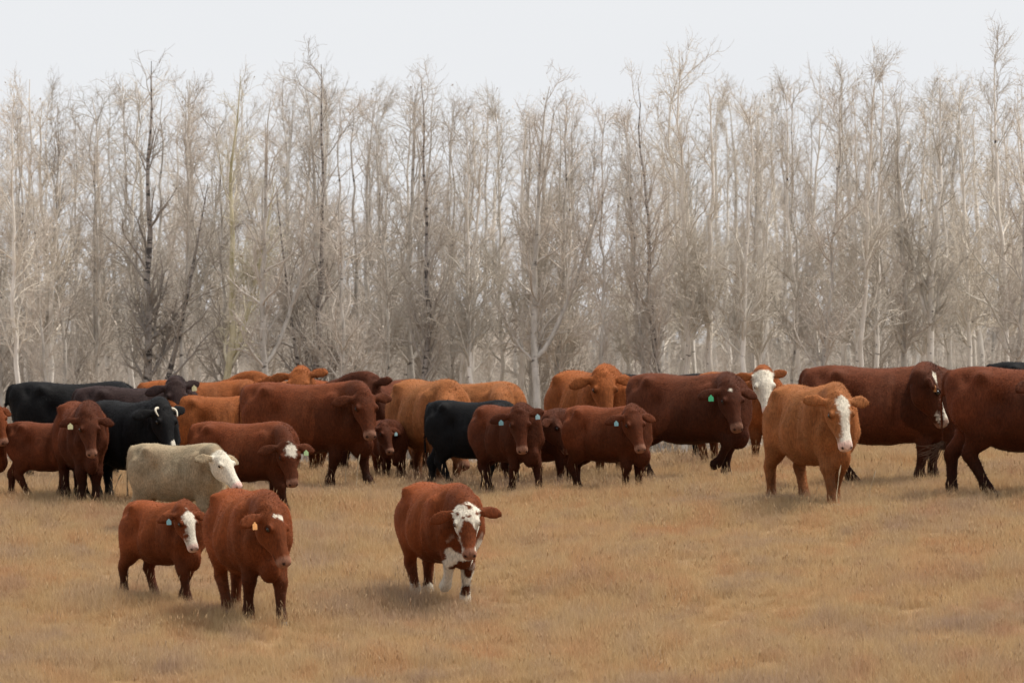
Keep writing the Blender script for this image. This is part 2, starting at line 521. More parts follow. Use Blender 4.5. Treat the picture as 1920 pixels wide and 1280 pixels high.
TR = np.random.default_rng(5)
PROTO = {'pale': [], 'grey': [], 'yellow': [], 'dark': []}
for q in range(5):
    PROTO['pale'].append(tree_meshes('pale', TR, r0=TR.uniform(.052, .078), n1=int(TR.uniform(24, 34)), low=.30))
for q in range(5):
    PROTO['grey'].append(tree_meshes('grey', TR, r0=TR.uniform(.038, .060), n1=int(TR.uniform(28, 38)), low=.20))
for q in range(2):
    PROTO['yellow'].append(tree_meshes('yellow', TR, r0=.08, n1=30, low=.25, fork=(.35, .9 - 1.6 * q, .8)))
PROTO['dark'].append(tree_meshes('dark', TR, r0=.075, n1=36, low=.2))
PROTO['dark'].append(tree_meshes('dark', TR, r0=.085, n1=36, low=.2, fork=(.16, 1.0, .75)))
PROTO['dark'].append(tree_meshes('dark', TR, r0=.07, n1=34, low=.15, fork=(.12, -.8, .7)))
PROTO['pale'].append(tree_meshes('pale', TR, r0=.095, n1=30, low=.3, fork=(.36, -.9, .85)))
PROTO['grey'].append(tree_meshes('grey', TR, r0=.09, n1=34, low=.28, fork=(.34, 1.5, .85)))


def plant_tree(kind, px, ytop, dist, proto=None, rz=None, lean=0.0, label=None, group=None, name='aspen_tree'):
    x = (px - 960.0) / F_PX * dist
    z0 = float(g_z(x, dist))
    top = (640.0 - ytop) / F_PX * dist
    s = (top - z0) / 8.0
    tm, cm = PROTO[kind][proto if proto is not None else random.randrange(len(PROTO[kind]))]
    t = bpy.data.objects.new(name, None); C.objects.link(t)
    t.empty_display_size = 0.3
    t.location = (x, dist, z0 - 0.05)
    t.rotation_euler = (random.gauss(0, .02), rad(lean), rz if rz is not None else random.uniform(0, 6.28))
    ws = s * random.uniform(0.85, 1.1)
    t.scale = (ws, ws, s)
    link('trunk', tm, t); link('crown', cm, t)
    tag(t, label, 'tree', group)
    BELT.append((t, kind, px, label))
    return t


BELT = []
named_trees = [
    # kind, px at base, y of top, distance, proto, rot z, lean deg, label
    ('yellow', 418, 120, 121, 0, 0.0, 0, 'yellowish forked aspen standing behind the cream calf'),
    ('pale', 1640, 105, 120, 1, 0.6, 0.5, 'straight whitest aspen trunk behind the big dark red cow'),
    ('pale', 1614, 100, 119, 0, 2.0, -4.0, 'leaning white aspen rising just beside the straight white one'),
    ('pale', 1738, 120, 121, 5, 0.0, 1.5, 'tall pale aspen forking into two leaders at mid height'),
    ('pale', 1696, 140, 122, 3, 1.0, -3.0, 'thinner tilted white aspen between two thick white trunks'),
    ('pale', 1508, 150, 120, 2, 4.0, 3.5, 'pale aspen leaning over the tan cow with a blaze'),
    ('dark', 1246, 130, 119, 0, 1.0, -1.0, 'aspen with a blackened lower trunk behind the mahogany cow'),
    ('pale', 1285, 70, 120, 4, 1.0, -2.5, 'very tall pale aspen poking up above its neighbours over the mahogany cow'),
    ('grey', 1003, 135, 119, 5, 0.0, 1.5, 'grey poplar with a long limb slanting out over the dark calf'),
    ('dark', 577, 95, 119, 2, 0.0, 0.5, 'dark poplar dividing low into a narrow V behind the orange head'),
    ('dark', 284, 92, 121, 1, 0.0, 1.0, 'dark poplar with a low wide fork behind the two black cows'),
    ('dark', 801, 130, 120, 0, 3.0, 0.0, 'thin dark trunked poplar behind the first tan cow'),
    ('pale', 34, 150, 119, 1, 3.4, 1.0, 'pale yellow lit aspen above the rump of the largest black cow'),
    ('pale', 56, 125, 122, 3, 2.4, 0.5, 'slim pale aspen a step behind the one at the black rump'),
    ('pale', 1888, 62, 121, 2, 5.4, -2.0, 'tallest aspen over the cow whose head leaves the frame'),
]
for (kind, px, yt, d, pr, rz, ln, lab) in named_trees:
    plant_tree(kind, px, yt + 18, d, pr, rz, ln, lab, 'trees of the leafless belt')

tops = [(-300, 170), (-100, 160), (0, 190), (40, 150), (100, 125), (160, 190), (240, 100), (340, 95), (385, 105), (430, 170), (490, 160), (560, 90), (600, 140), (650, 75),
        (720, 140), (800, 130), (860, 180), (960, 130), (1030, 150), (1080, 170), (1180, 175), (1240, 140), (1285, 75), (1330, 110), (1420, 155), (1500, 110),
        (1590, 90), (1640, 100), (1690, 150), (1740, 120), (1800, 105), (1870, 75), (1910, 100), (2000, 110), (2200, 130)]
tx = np.array([a for a, b in tops]); ty = np.array([b * .75 + 62 for a, b in tops])
kinds = ['grey'] * 9 + ['pale'] * 7
shared = {
    'grey': 'slender grey bare poplar among the leafless trees behind the herd',
    'pale': 'bare aspen with whitish bark among the leafless trees behind the herd',
    'dark': 'dark barked bare poplar among the leafless trees behind the herd',
    'yellow': 'bare aspen with yellowish bark among the leafless trees behind the herd',
}
grp = {'grey': 'slender grey poplars', 'pale': 'whitish aspens', 'dark': 'dark poplars', 'yellow': 'yellowish aspens'}
NT = 140
for q in range(NT):
    px = -150 + (2220.0 / NT) * (q + random.uniform(-.6, .6))
    d = random.choice([random.uniform(118, 128), random.uniform(126, 165)])
    yt = float(np.interp(px, tx, ty)) + abs(random.gauss(0, 45)) + 2
    k = random.choice(kinds)
    if 1250 < px < 1950 and random.random() < 0.6: k = 'pale'
    plant_tree(k, px, yt, d, lean=random.gauss(0, 2.0), label=shared[k], group=grp[k])

# undergrowth: thin shoots and shrubs nobody could count
def shrub_mesh(kind, rng, h):
    m = 14
    k = 8
    b = rng.normal(0, 0.16, (m, 2))
    d = np.concatenate([rng.normal(0, .32, (m, 2)), np.ones((m, 1))], 1)
    P = np.zeros((m, k, 3)); P[:, 0, :2] = b
    hh = h * rng.uniform(.55, 1.1, m)
    for s in range(1, k):
        d = d + rng.normal(0, .09, (m, 3)); d /= np.linalg.norm(d, axis=1, keepdims=True)
        P[:, s] = P[:, s - 1] + d * (hh / (k - 1))[:, None]
    R = 0.011 * np.linspace(1, .3, k)[None] * rng.uniform(.7, 1.3, m)[:, None]
    P2, R2 = sprout(P, R, 110, .12, .98, lambda t, w: .2 + .3 * w * (1.1 - t), rad(42), rng, 5, .6, .0045, .05, .16)
    P3, R3 = sprout(P2, R2, 420, .1, 1, lambda t, w: .12 + .3 * w, rad(44), rng, 4, .7, .0034, .04, .2, .55)
    V, F, G, n = [], [], [], 0
    for (p, r, s) in ((P, R, 5), (P2, R2, 4), (P3, R3, 3)):
        v, f = tubes(p, r, s); V.append(v); F.append(f + n); n += len(v)
        G.append(np.repeat(np.clip(r / 0.03, 0, 1).ravel(), s))
    me = mesh_np('shrub', np.concatenate(V), np.concatenate(F), TWIG[kind])
    g = me.attributes.new('girth', 'FLOAT', 'POINT')
    g.data.foreach_set('value', np.concatenate(G).astype(np.float32))
    return me


shrubs = [shrub_mesh('grey', TR, 2.2), shrub_mesh('grey', TR, 1.7), shrub_mesh('dark', TR, 2.0), shrub_mesh('pale', TR, 2.4)]
ns = 760
sy = np.concatenate([TR.uniform(121, 150, ns - 300), TR.uniform(150, 166, 300)]); sx = TR.uniform(-1, 1, ns) * (960 / F_PX * sy + 3)
sp = np.stack([sx, sy, g_z(sx, sy) - 0.03], 1)
brush = scatter_object('undergrowth', sp, np.stack([TR.normal(0, .05, ns), TR.normal(0, .05, ns), TR.uniform(0, 6.28, ns)], 1),
                       np.concatenate([TR.uniform(.45, 1.0, ns - 300), TR.uniform(1.0, 1.6, 300)]), TR.integers(0, 4, ns), shrubs)
tag(brush, 'tangle of leafless grey shoots under the trees', 'undergrowth', kind='stuff')

# ------------------------------------------------------------------ cattle
m_coat, cnt, cb = new_mat('coat', 0.72)
at = cnt.nodes.new('ShaderNodeAttribute'); at.attribute_name = 'coat_colour'
tc = cnt.nodes.new('ShaderNodeTexCoord')
n1 = cnt.nodes.new('ShaderNodeTexNoise'); n1.inputs['Scale'].default_value = 5.0; n1.inputs['Detail'].default_value = 5
mp = cnt.nodes.new('ShaderNodeMapping'); mp.inputs['Scale'].default_value = (40, 40, 14)
n2 = cnt.nodes.new('ShaderNodeTexNoise'); n2.inputs['Scale'].default_value = 1.6; n2.inputs['Detail'].default_value = 4
cnt.links.new(tc.outputs['Object'], n1.inputs['Vector'])
cnt.links.new(tc.outputs['Object'], mp.inputs['Vector']); cnt.links.new(mp.outputs['Vector'], n2.inputs['Vector'])
r1 = ramp(cnt, [(0.3, (0.8, 0.78, 0.76)), (0.7, (1.15, 1.15, 1.15))])
r2 = ramp(cnt, [(0.25, (0.62, 0.62, 0.62)), (0.75, (1.30, 1.30, 1.30))])
cnt.links.new(n1.outputs['Fac'], r1.inputs['Fac']); cnt.links.new(n2.outputs['Fac'], r2.inputs['Fac'])
ma = cnt.nodes.new('ShaderNodeMix'); ma.data_type = 'RGBA'; ma.blend_type = 'MULTIPLY'; ma.inputs['Factor'].default_value = 1
mb = cnt.nodes.new('ShaderNodeMix'); mb.data_type = 'RGBA'; mb.blend_type = 'MULTIPLY'; mb.inputs['Factor'].default_value = 1
cnt.links.new(at.outputs['Color'], ma.inputs[6]); cnt.links.new(r1.outputs['Color'], ma.inputs[7])
cnt.links.new(ma.outputs[2], mb.inputs[6]); cnt.links.new(r2.outputs['Color'], mb.inputs[7])
cnt.links.new(mb.outputs[2], cb.inputs['Base Color'])
bp = cnt.nodes.new('ShaderNodeBump'); bp.inputs['Strength'].default_value = 0.6; bp.inputs['Distance'].default_value = 0.008
cnt.links.new(n2.outputs['Fac'], bp.inputs['Height']); cnt.links.new(bp.outputs[0], cb.inputs['Normal'])
cb.inputs['Specular IOR Level'].default_value = 0.08
cb.inputs['Sheen Weight'].default_value = 0.25
cb.inputs['Sheen Roughness'].default_value = 0.5
shn = cnt.nodes.new('ShaderNodeMix'); shn.data_type = 'RGBA'; shn.blend_type = 'MULTIPLY'; shn.inputs['Factor'].default_value = 1
shn.inputs[7].default_value = (3.6, 4.2, 4.5, 1)
cnt.links.new(at.outputs['Color'], shn.inputs[6]); cnt.links.new(shn.outputs[2], cb.inputs['Sheen Tint'])


def flat_mat(name, c, rough=0.5, spec=0.4):
    m, nt, b = new_mat(name, rough)
    b.inputs['Specular IOR Level'].default_value = spec
    tc = nt.nodes.new('ShaderNodeTexCoord'); n = nt.nodes.new('ShaderNodeTexNoise'); n.inputs['Scale'].default_value = 30
    nt.links.new(tc.outputs['Object'], n.inputs['Vector'])
    r = ramp(nt, [(0.3, tuple(x * .82 for x in c)), (0.7, tuple(min(1, x * 1.12) for x in c))])
    nt.links.new(n.outputs['Fac'], r.inputs['Fac']); nt.links.new(r.outputs['Color'], b.inputs['Base Color'])
    return m


m_eye = flat_mat('dark_eye', (0.012, 0.009, 0.008), 0.15, 0.5)
m_tail = flat_mat('tail_hair', (0.10, 0.06, 0.04), 0.8, 0.1)
m_hoof = flat_mat('dark_hoof', (0.035, 0.028, 0.024), 0.5, 0.3)
m_horn = flat_mat('pale_horn', (0.55, 0.50, 0.40), 0.5, 0.3)
TAGS = {
    'blue': flat_mat('blue_tag_plastic', (0.17, 0.33, 0.36), 0.5),
    'green': flat_mat('green_tag_plastic', (0.06, 0.42, 0.19), 0.5),
    'lime': flat_mat('pale_green_tag_plastic', (0.42, 0.60, 0.30), 0.5),
    'orange': flat_mat('orange_tag_plastic', (0.68, 0.33, 0.12), 0.5),
    'yellow': flat_mat('pale_yellow_tag_plastic', (0.58, 0.56, 0.32), 0.5),
    'cyan': flat_mat('pale_cyan_tag_plastic', (0.33, 0.52, 0.55), 0.5),
}
COAT = {
    'red': (0.1789, 0.0463, 0.0143), 'deepred': (0.1260, 0.0335, 0.0122), 'mahogany': (0.0954, 0.0276, 0.0120), 'darkred': (0.1009, 0.0273, 0.0108),
    'orange': (0.2068, 0.0625, 0.0185), 'tan': (0.2332, 0.0854, 0.0299), 'black': (0.0075, 0.0072, 0.0078), 'brownblack': (0.030, 0.018, 0.017), 'cream': (0.275, 0.210, 0.135),
}
WHITE = np.array((0.60, 0.545, 0.45))
SKIN = np.array((0.25, 0.125, 0.082))


def unit(v):
    v = np.asarray(v, float)
    return v / (np.linalg.norm(v) + 1e-9)


def catmull(P, n):
    P = np.asarray(P, float)
    A = np.concatenate([2 * P[:1] - P[1:2], P, 2 * P[-1:] - P[-2:-1]])
    out = []
    for i in range(1, len(A) - 2):
        for t in np.arange(n) / n:
            a, b, c, d = A[i - 1], A[i], A[i + 1], A[i + 2]
            out.append(0.5 * (2 * b + (c - a) * t + (2 * a - 5 * b + 4 * c - d) * t * t + (3 * b - a - 3 * c + d) * t ** 3))
    out.append(A[-2])
    return np.array(out)


class Raw:
    """collects closed lofts that a voxel remesh then fuses into one skin"""
    def __init__(s): s.V, s.Q, s.T, s.n = [], [], [], 0
    def rings(s, R):
        R = np.asarray(R); k, m, _ = R.shape
        V = np.concatenate([R.reshape(-1, 3), R[:1].mean(1), R[-1:].mean(1)])
        i = np.arange(k - 1)[:, None] * m; j = np.arange(m)[None]; j2 = (j + 1) % m
        q = np.stack([i + j, i + j2, i + m + j2, i + m + j], -1).reshape(-1, 4)
        a = np.arange(m); b = (a + 1) % m
        t = np.concatenate([np.stack([np.full(m, k * m), b, a], 1), np.stack([np.full(m, k * m + 1), (k - 1) * m + a, (k - 1) * m + b], 1)])
        s.V.append(V); s.Q.append(q + s.n); s.T.append(t + s.n); s.n += len(V)
    def tube(s, chain, lateral, N=14, sub=3):
        """chain rows: x y z ra rb - ra across the lateral axis, rb along it"""
        c = catmull(chain, sub)
        P = c[:, :3]
        T = np.gradient(P, axis=0); T /= np.linalg.norm(T, axis=1, keepdims=True) + 1e-9
        lat = np.broadcast_to(np.asarray(lateral, float), P.shape)
        lat = lat - (lat * T).sum(1, keepdims=True) * T
        lat = lat / (np.linalg.norm(lat, axis=1, keepdims=True) + 1e-9)
        up = np.cross(T, lat)
        an = np.arange(N) / N * 2 * math.pi
        R = P[:, None] + np.cos(an)[None, :, None] * lat[:, None] * np.maximum(c[:, 4], .004)[:, None, None] + np.sin(an)[None, :, None] * up[:, None] * np.maximum(c[:, 3], .004)[:, None, None]
        s.rings(R)
    def ellipsoid(s, c, r, ax=None):
        ax = np.eye(3) if ax is None else np.asarray(ax)
        th = np.linspace(0.12, math.pi - 0.12, 9); an = np.arange(14) / 14 * 2 * math.pi
        R = np.stack([np.outer(np.sin(th), np.cos(an)) * r[0], np.outer(np.sin(th), np.sin(an)) * r[1], np.outer(np.cos(th), np.ones(14)) * r[2]], -1)
        s.rings((R @ ax + np.asarray(c))[::-1])
    def mesh(s, name):
        return mesh_np(name, np.concatenate(s.V), [np.concatenate(s.Q), np.concatenate(s.T)])


POSES = {
    # hoof shifts forward (+) or back (-): front near/far (left, right), hind left, hind right; then a lifted leg
    'stand': (0.02, -0.03, 0.0, 0.06, None), 'walk': (0.28, -0.20, -0.18, 0.28, None), 'walk2': (-0.20, 0.27, 0.28, -0.20, None),
    'lift_right': (-0.06, 0.0, -0.10, 0.16, 'FR'), 'lift_left': (0.0, -0.06, 0.16, -0.10, 'FL'), 'wide': (0.06, -0.04, -0.08, 0.14, None), 'gather': (0.04, -0.10, 0.36, 0.20, None),
}

TORSO = [  # x, top, bottom, half width, exponent, narrowing of the top
    (-0.845, 1.215, 1.02, .085, 2.0, .0), (-0.815, 1.285, .86, .175, 2.2, .05), (-0.74, 1.325, .71, .245, 2.4, .08), (-0.60, 1.345, .61, .300, 2.5, .10),
    (-0.42, 1.345, .535, .330, 2.5, .12), (-0.20, 1.325, .465, .368, 2.4, .13), (0.02, 1.315, .43, .388, 2.3, .14), (0.24, 1.325, .425, .370, 2.2, .15),
    (0.42, 1.355, .43, .335, 2.05, .14), (0.56, 1.36, .44, .31, 2.0, .14), (0.68, 1.335, .465, .28, 2.0, .10), (0.79, 1.27, .53, .225, 2.0, .06), (0.865, 1.15, .63, .14, 2.0, .0),
]
HEAD = [  # along the face, half width, top, bottom
    (-.075, .070, .000, -.130), (-.045, .115, .030, -.190), (.01, .138, .048, -.235), (.08, .146, .056, -.265), (.15, .142, .052, -.280), (.22, .118, .040, -.270),
    (.30, .094, .022, -.228), (.38, .079, .008, -.190), (.45, .078, .001, -.172), (.505, .083, -.003, -.164), (.545, .076, -.020, -.150), (.565, .046, -.05, -.12),
]


class Beast: pass


def raw_beast(sp):
    """fused-skin source mesh of one animal, in its own metres (withers 1.36 high)"""
    b = Beast(); b.sp = sp
    calf = sp.get('calf', False)
    Lx = sp.get('lx', 0.90 if calf else 1.0); W = sp.get('w', 0.90 if calf else 1.0) * .95; hs = sp.get('hs', 1.06 if calf else 1.0)
    belly = 0.085 if calf else sp.get('belly', 0.05)
    phi = rad(sp['phi'])
    # place on the ground
    if 'd' in sp:
        D = sp['d']; x = (sp['u'] - 960) / F_PX * D; gz0 = float(g_z(x, D))
    else:
        D = ray_ground(sp['u'], sp['yg']); x = (sp['u'] - 960) / F_PX * D; gz0 = float(g_z(x, D))
    b.loc = np.array([x, D, gz0])
    ztop = (640.0 - sp['top']) / F_PX * D
    b.scale = sp.get('scale', (ztop - gz0) / 1.36)
    b.phi = phi
    cs, sn = math.cos(phi), math.sin(phi)
    Rw = np.array([[cs, -sn, 0], [sn, cs, 0], [0, 0, 1]])       # local -> world
    raw = Raw()
    an = np.arange(22) / 22 * 2 * math.pi
    ca, sa = np.cos(an), np.sin(an)
    st = catmull(np.array(TORSO), 3)
    rg = []
    for (tx_, top, bot, hw, ex, nar) in st:
        bot = bot + belly * sstep(-.9, 0, tx_)
        mid, hz = (top + bot) / 2, (top - bot) / 2
        y = hw * W * np.sign(ca) * np.abs(ca) ** (2 / ex); z = hz * np.sign(sa) * np.abs(sa) ** (2 / ex)
        y = y * (1 - nar * sa)
        rg.append(np.stack([np.full(22, tx_ * Lx), y, mid + z], 1))
    raw.rings(rg)
    for sgn in (1, -1):
        raw.ellipsoid((-.80 * Lx, sgn * .105 * W, 1.13), (.06, .055, .06))           # pin bones
        raw.ellipsoid((.46 * Lx, sgn * .245 * W, .92), (.17, .105, .31))             # shoulder
        raw.ellipsoid((.66 * Lx, sgn * .19 * W, .84), (.14, .10, .14))               # point of shoulder
        raw.ellipsoid((-.52 * Lx, sgn * .23 * W, .92), (.25, .115, .28))             # thigh
    raw.ellipsoid((.73 * Lx, 0, .535 + belly * .6), (.17, .125 * W, .17))                          # brisket
    raw.ellipsoid((.0, 0, .50 + belly), (.42, .25 * W, .10))                         # belly
    # legs
    pose = POSES[sp.get('pose', 'stand')]
    b.hoof = []
    for q, (front, sgn) in enumerate(((1, 1), (1, -1), (0, 1), (0, -1))):
        dx = pose[q]; up = pose[4] == ('FL', 'FR', 'HL', 'HR')[q]
        yy = sgn * W
        if front:
            ch = [(.44, .185, 1.02, .17, .09), (.49, .19, .82, .145, .095), (.50, .18, .68, .105, .085), (.525, .17, .54, .078, .068), (.548, .165, .43, .073, .068),
                  (.54, .163, .35, .053, .051), (.530, .162, .21, .042, .041), (.532, .162, .125, .055, .052), (.553, .162, .06, .055, .055), (.572, .162, 0.0, .064, .062)]
        else:
            ch = [(-.48, .17, 1.05, .24, .13), (-.50, .19, .88, .25, .14), (-.525, .19, .72, .215, .13), (-.595, .178, .59, .140, .096), (-.675, .165, .51, .086, .066),
                  (-.725, .16, .445, .076, .062), (-.70, .158, .35, .056, .050), (-.665, .157, .20, .044, .043), (-.655, .157, .125, .057, .053), (-.63, .157, .06, .056, .055), (-.61, .157, 0.0, .066, .063)]
        ch = np.array(ch)
        ch[:, 3:] *= np.interp(ch[:, 2], [.0, .1, .35, .8], [1.12, 1.27, 1.25, 1.06])[:, None]
        ch[:, 1] *= np.interp(ch[:, 2], [0, .8], [.72, 1.0])
        ch[:, 0] *= Lx; ch[:, 1] *= yy
        z0 = ch[0, 2]
        k = ((z0 - ch[:, 2]) / z0) ** 1.25
        ch[:, 0] += dx * k
        hx = ch[-1, :2].copy()
        wp = b.loc + b.scale * (Rw @ np.array([hx[0], hx[1], 0]))
        dz = (float(g_z(wp[0], wp[1])) - gz0) / b.scale
        if up:
            ch[4:, 0] = np.array([.66, .655, .57, .52, .475, .43])[:len(ch) - 4] * Lx
            ch[4:, 2] = np.array([.50, .44, .30, .245, .215, .20])[:len(ch) - 4]
            ch[3, 0] = .61 * Lx; ch[3, 2] = .58
        else:
            ch[:, 2] += dz * k
        raw.tube(ch, (0, 1, 0), 12, 3)
        b.hoof.append((ch[-1, 0], ch[-1, 1], ch[-1, 2], ch[-2, :3], front, up))
    # tail
    tl = np.array([(-.79 * Lx, 0, 1.30, .04, .05), (-.86 * Lx, 0, 1.24, .035, .035), (-.90 * Lx, sp.get('tail', 0) * .3, 1.05, .026, .026), (-.905 * Lx, sp.get('tail', 0) * .7, .80, .023, .023), (-.90 * Lx, sp.get('tail', 0), .56, .022, .022)])
    raw.tube(tl, (0, 1, 0), 10, 3)
    b.tail_end = tl[-1, :3]
    # neck and head
    base = np.array([.60 * Lx, 0, 1.06])
    hphi = rad(sp.get('hphi', sp['phi'])) - phi
    hp = rad(sp.get('hpitch', -58)); roll = rad(sp.get('hroll', (sp['u'] * 37 % 13) - 6)); hp += rad((sp['u'] * 53 % 11) - 5)
    f = np.array([math.cos(hp) * math.cos(hphi), math.cos(hp) * math.sin(hphi), math.sin(hp)])
    s_ = np.array([-math.sin(hphi), math.cos(hphi), 0]); u_ = np.cross(f, s_)
    s_, u_ = s_ * math.cos(roll) + u_ * math.sin(roll), u_ * math.cos(roll) - s_ * math.sin(roll)
    Ln = sp.get('neck', .60)
    if 'poll' in sp:
        bw = b.loc + b.scale * (Rw @ base)
        pl = None
        Dp = D - .4 * b.scale
        for _ in range(4):
            vx = (sp['poll'][0] - 960) / F_PX * Dp - bw[0]; vz = -(sp['poll'][1] - 640) / F_PX * Dp - bw[2]
            rem = (Ln * b.scale) ** 2 - vx * vx - vz * vz
            vy = -math.sqrt(max(rem, (.12 * b.scale) ** 2)) * sp.get('toward', 1)
            Dp = bw[1] + vy
        v = np.array([vx, vy, vz]) / b.scale
        poll = base + Rw.T @ v
    else:
        poll = base + Ln * np.array([math.cos(hphi / 2) * .88, math.sin(hphi / 2) * .88, .47])
    b.neck_len = float(np.linalg.norm(poll - base))
    occ = poll - f * .02 * hs - u_ * .10 * hs
    p0 = np.array([.36 * Lx, 0, 1.02]); p1 = base; p3 = occ
    d3 = unit(f * .35 - u_ * .3 + unit(occ - base) * .9)
    p2 = occ - d3 * .22
    ts = np.linspace(0, 1, 9)[:, None]
    B = (1 - ts) ** 3 * p0 + 3 * (1 - ts) ** 2 * ts * p1 + 3 * (1 - ts) * ts ** 2 * p2 + ts ** 3 * p3
    B = np.concatenate([B, (occ + f * .07 * hs)[None]])
    tt = np.linspace(0, 1, 10)
    rv = np.interp(tt, [0, .35, .65, .88, 1], [.34, .275, .215, .165, .12]) * (0.94 if calf else 1.0) * sp.get('neckw', 1)
    rh = np.interp(tt, [0, .35, .65, .88, 1], [.25, .20, .150, .125, .09]) * (0.92 if calf else 1.0) * sp.get('neckw', 1)
    Tn = np.gradient(B, axis=0)
    lat = np.cross(np.array([0, 0, 1.0]), Tn); lat /= np.linalg.norm(lat, axis=1, keepdims=True) + 1e-9
    raw.tube(np.concatenate([B, rv[:, None], rh[:, None]], 1), lat[5], 16, 2)
    # dewlap
    raw.tube(np.array([(*(base + (.10, 0, -.46)), .12, .05), (*(B[5] + (0, 0, -.16)), .10, .035), (*(B[8] + (0, 0, -.10) - u_ * .04), .06, .03)]), lat[5], 10, 3)
    H = catmull(np.array(HEAD), 3)
    rg = []
    an = np.arange(18) / 18 * 2 * math.pi
    for (t, hw, top, bot) in H:
        mid, hz = (top + bot) / 2, (top - bot) / 2
        ex = 2.6
        y = np.sign(np.cos(an)) * np.abs(np.cos(an)) ** (2 / ex) * hw
        z = np.sign(np.sin(an)) * np.abs(np.sin(an)) ** (2 / ex) * hz
        y = y * np.where(z < 0, 1 - .32 * (np.abs(z) / hz) ** 1.5, 1)
        rg.append(poll + hs * (t * f + y[:, None] * s_ + (mid + z)[:, None] * u_))
    raw.rings(rg)
    hd = lambda t, s, u: poll + hs * (t * f + s * s_ + u * u_)
    ax = np.array([f, s_, u_])
    raw.ellipsoid(hd(-.02, 0, .005), (.06 * hs, .085 * hs, .055 * hs), ax)          # poll
    b.ears = []
    ea = sp.get('ears', (0, 0))
    for q, sgn in enumerate((1, -1)):                                                # left ear, right ear
        raw.ellipsoid(hd(.165, sgn * .128, .006), (.046 * hs, .030 * hs, .034 * hs), ax)   # brow over the eye
        raise_ = rad(ea[q])
        upv = unit(-f * .8 + np.array([0, 0, 1.0]) * .6)                              # which way is up for the ear
        dirv = unit(s_ * sgn * math.cos(raise_) + upv * math.sin(raise_) - u_ * .22)
        e0 = hd(.015, sgn * .105, -.045)
        wid = upv - (upv * dirv).sum() * dirv; wid = unit(wid)
        L_ = .31 * hs
        pts = []
        for (t, ra, rb) in ((0, .036, .036), (.2, .044, .034), (.42, .070, .024), (.65, .077, .022), (.85, .056, .021), (.98, .024, .018)):
            c = e0 + dirv * L_ * t + np.array([0, 0, -.20]) * (t * t) * L_ * .9
            pts.append((*c, rb * hs, ra * hs))
        raw.tube(np.array(pts), wid, 12, 3)
        tip = e0 + dirv * L_
        b.ears.append((e0 + dirv * L_ * .52 - wid * .075 * hs + u_ * .022, dirv, wid, sgn))
    b.f, b.s, b.u, b.poll, b.hs, b.hd = f, s_, u_, poll, hs, hd
    b.me = raw.mesh('skin')
    b.calf = calf
    return b


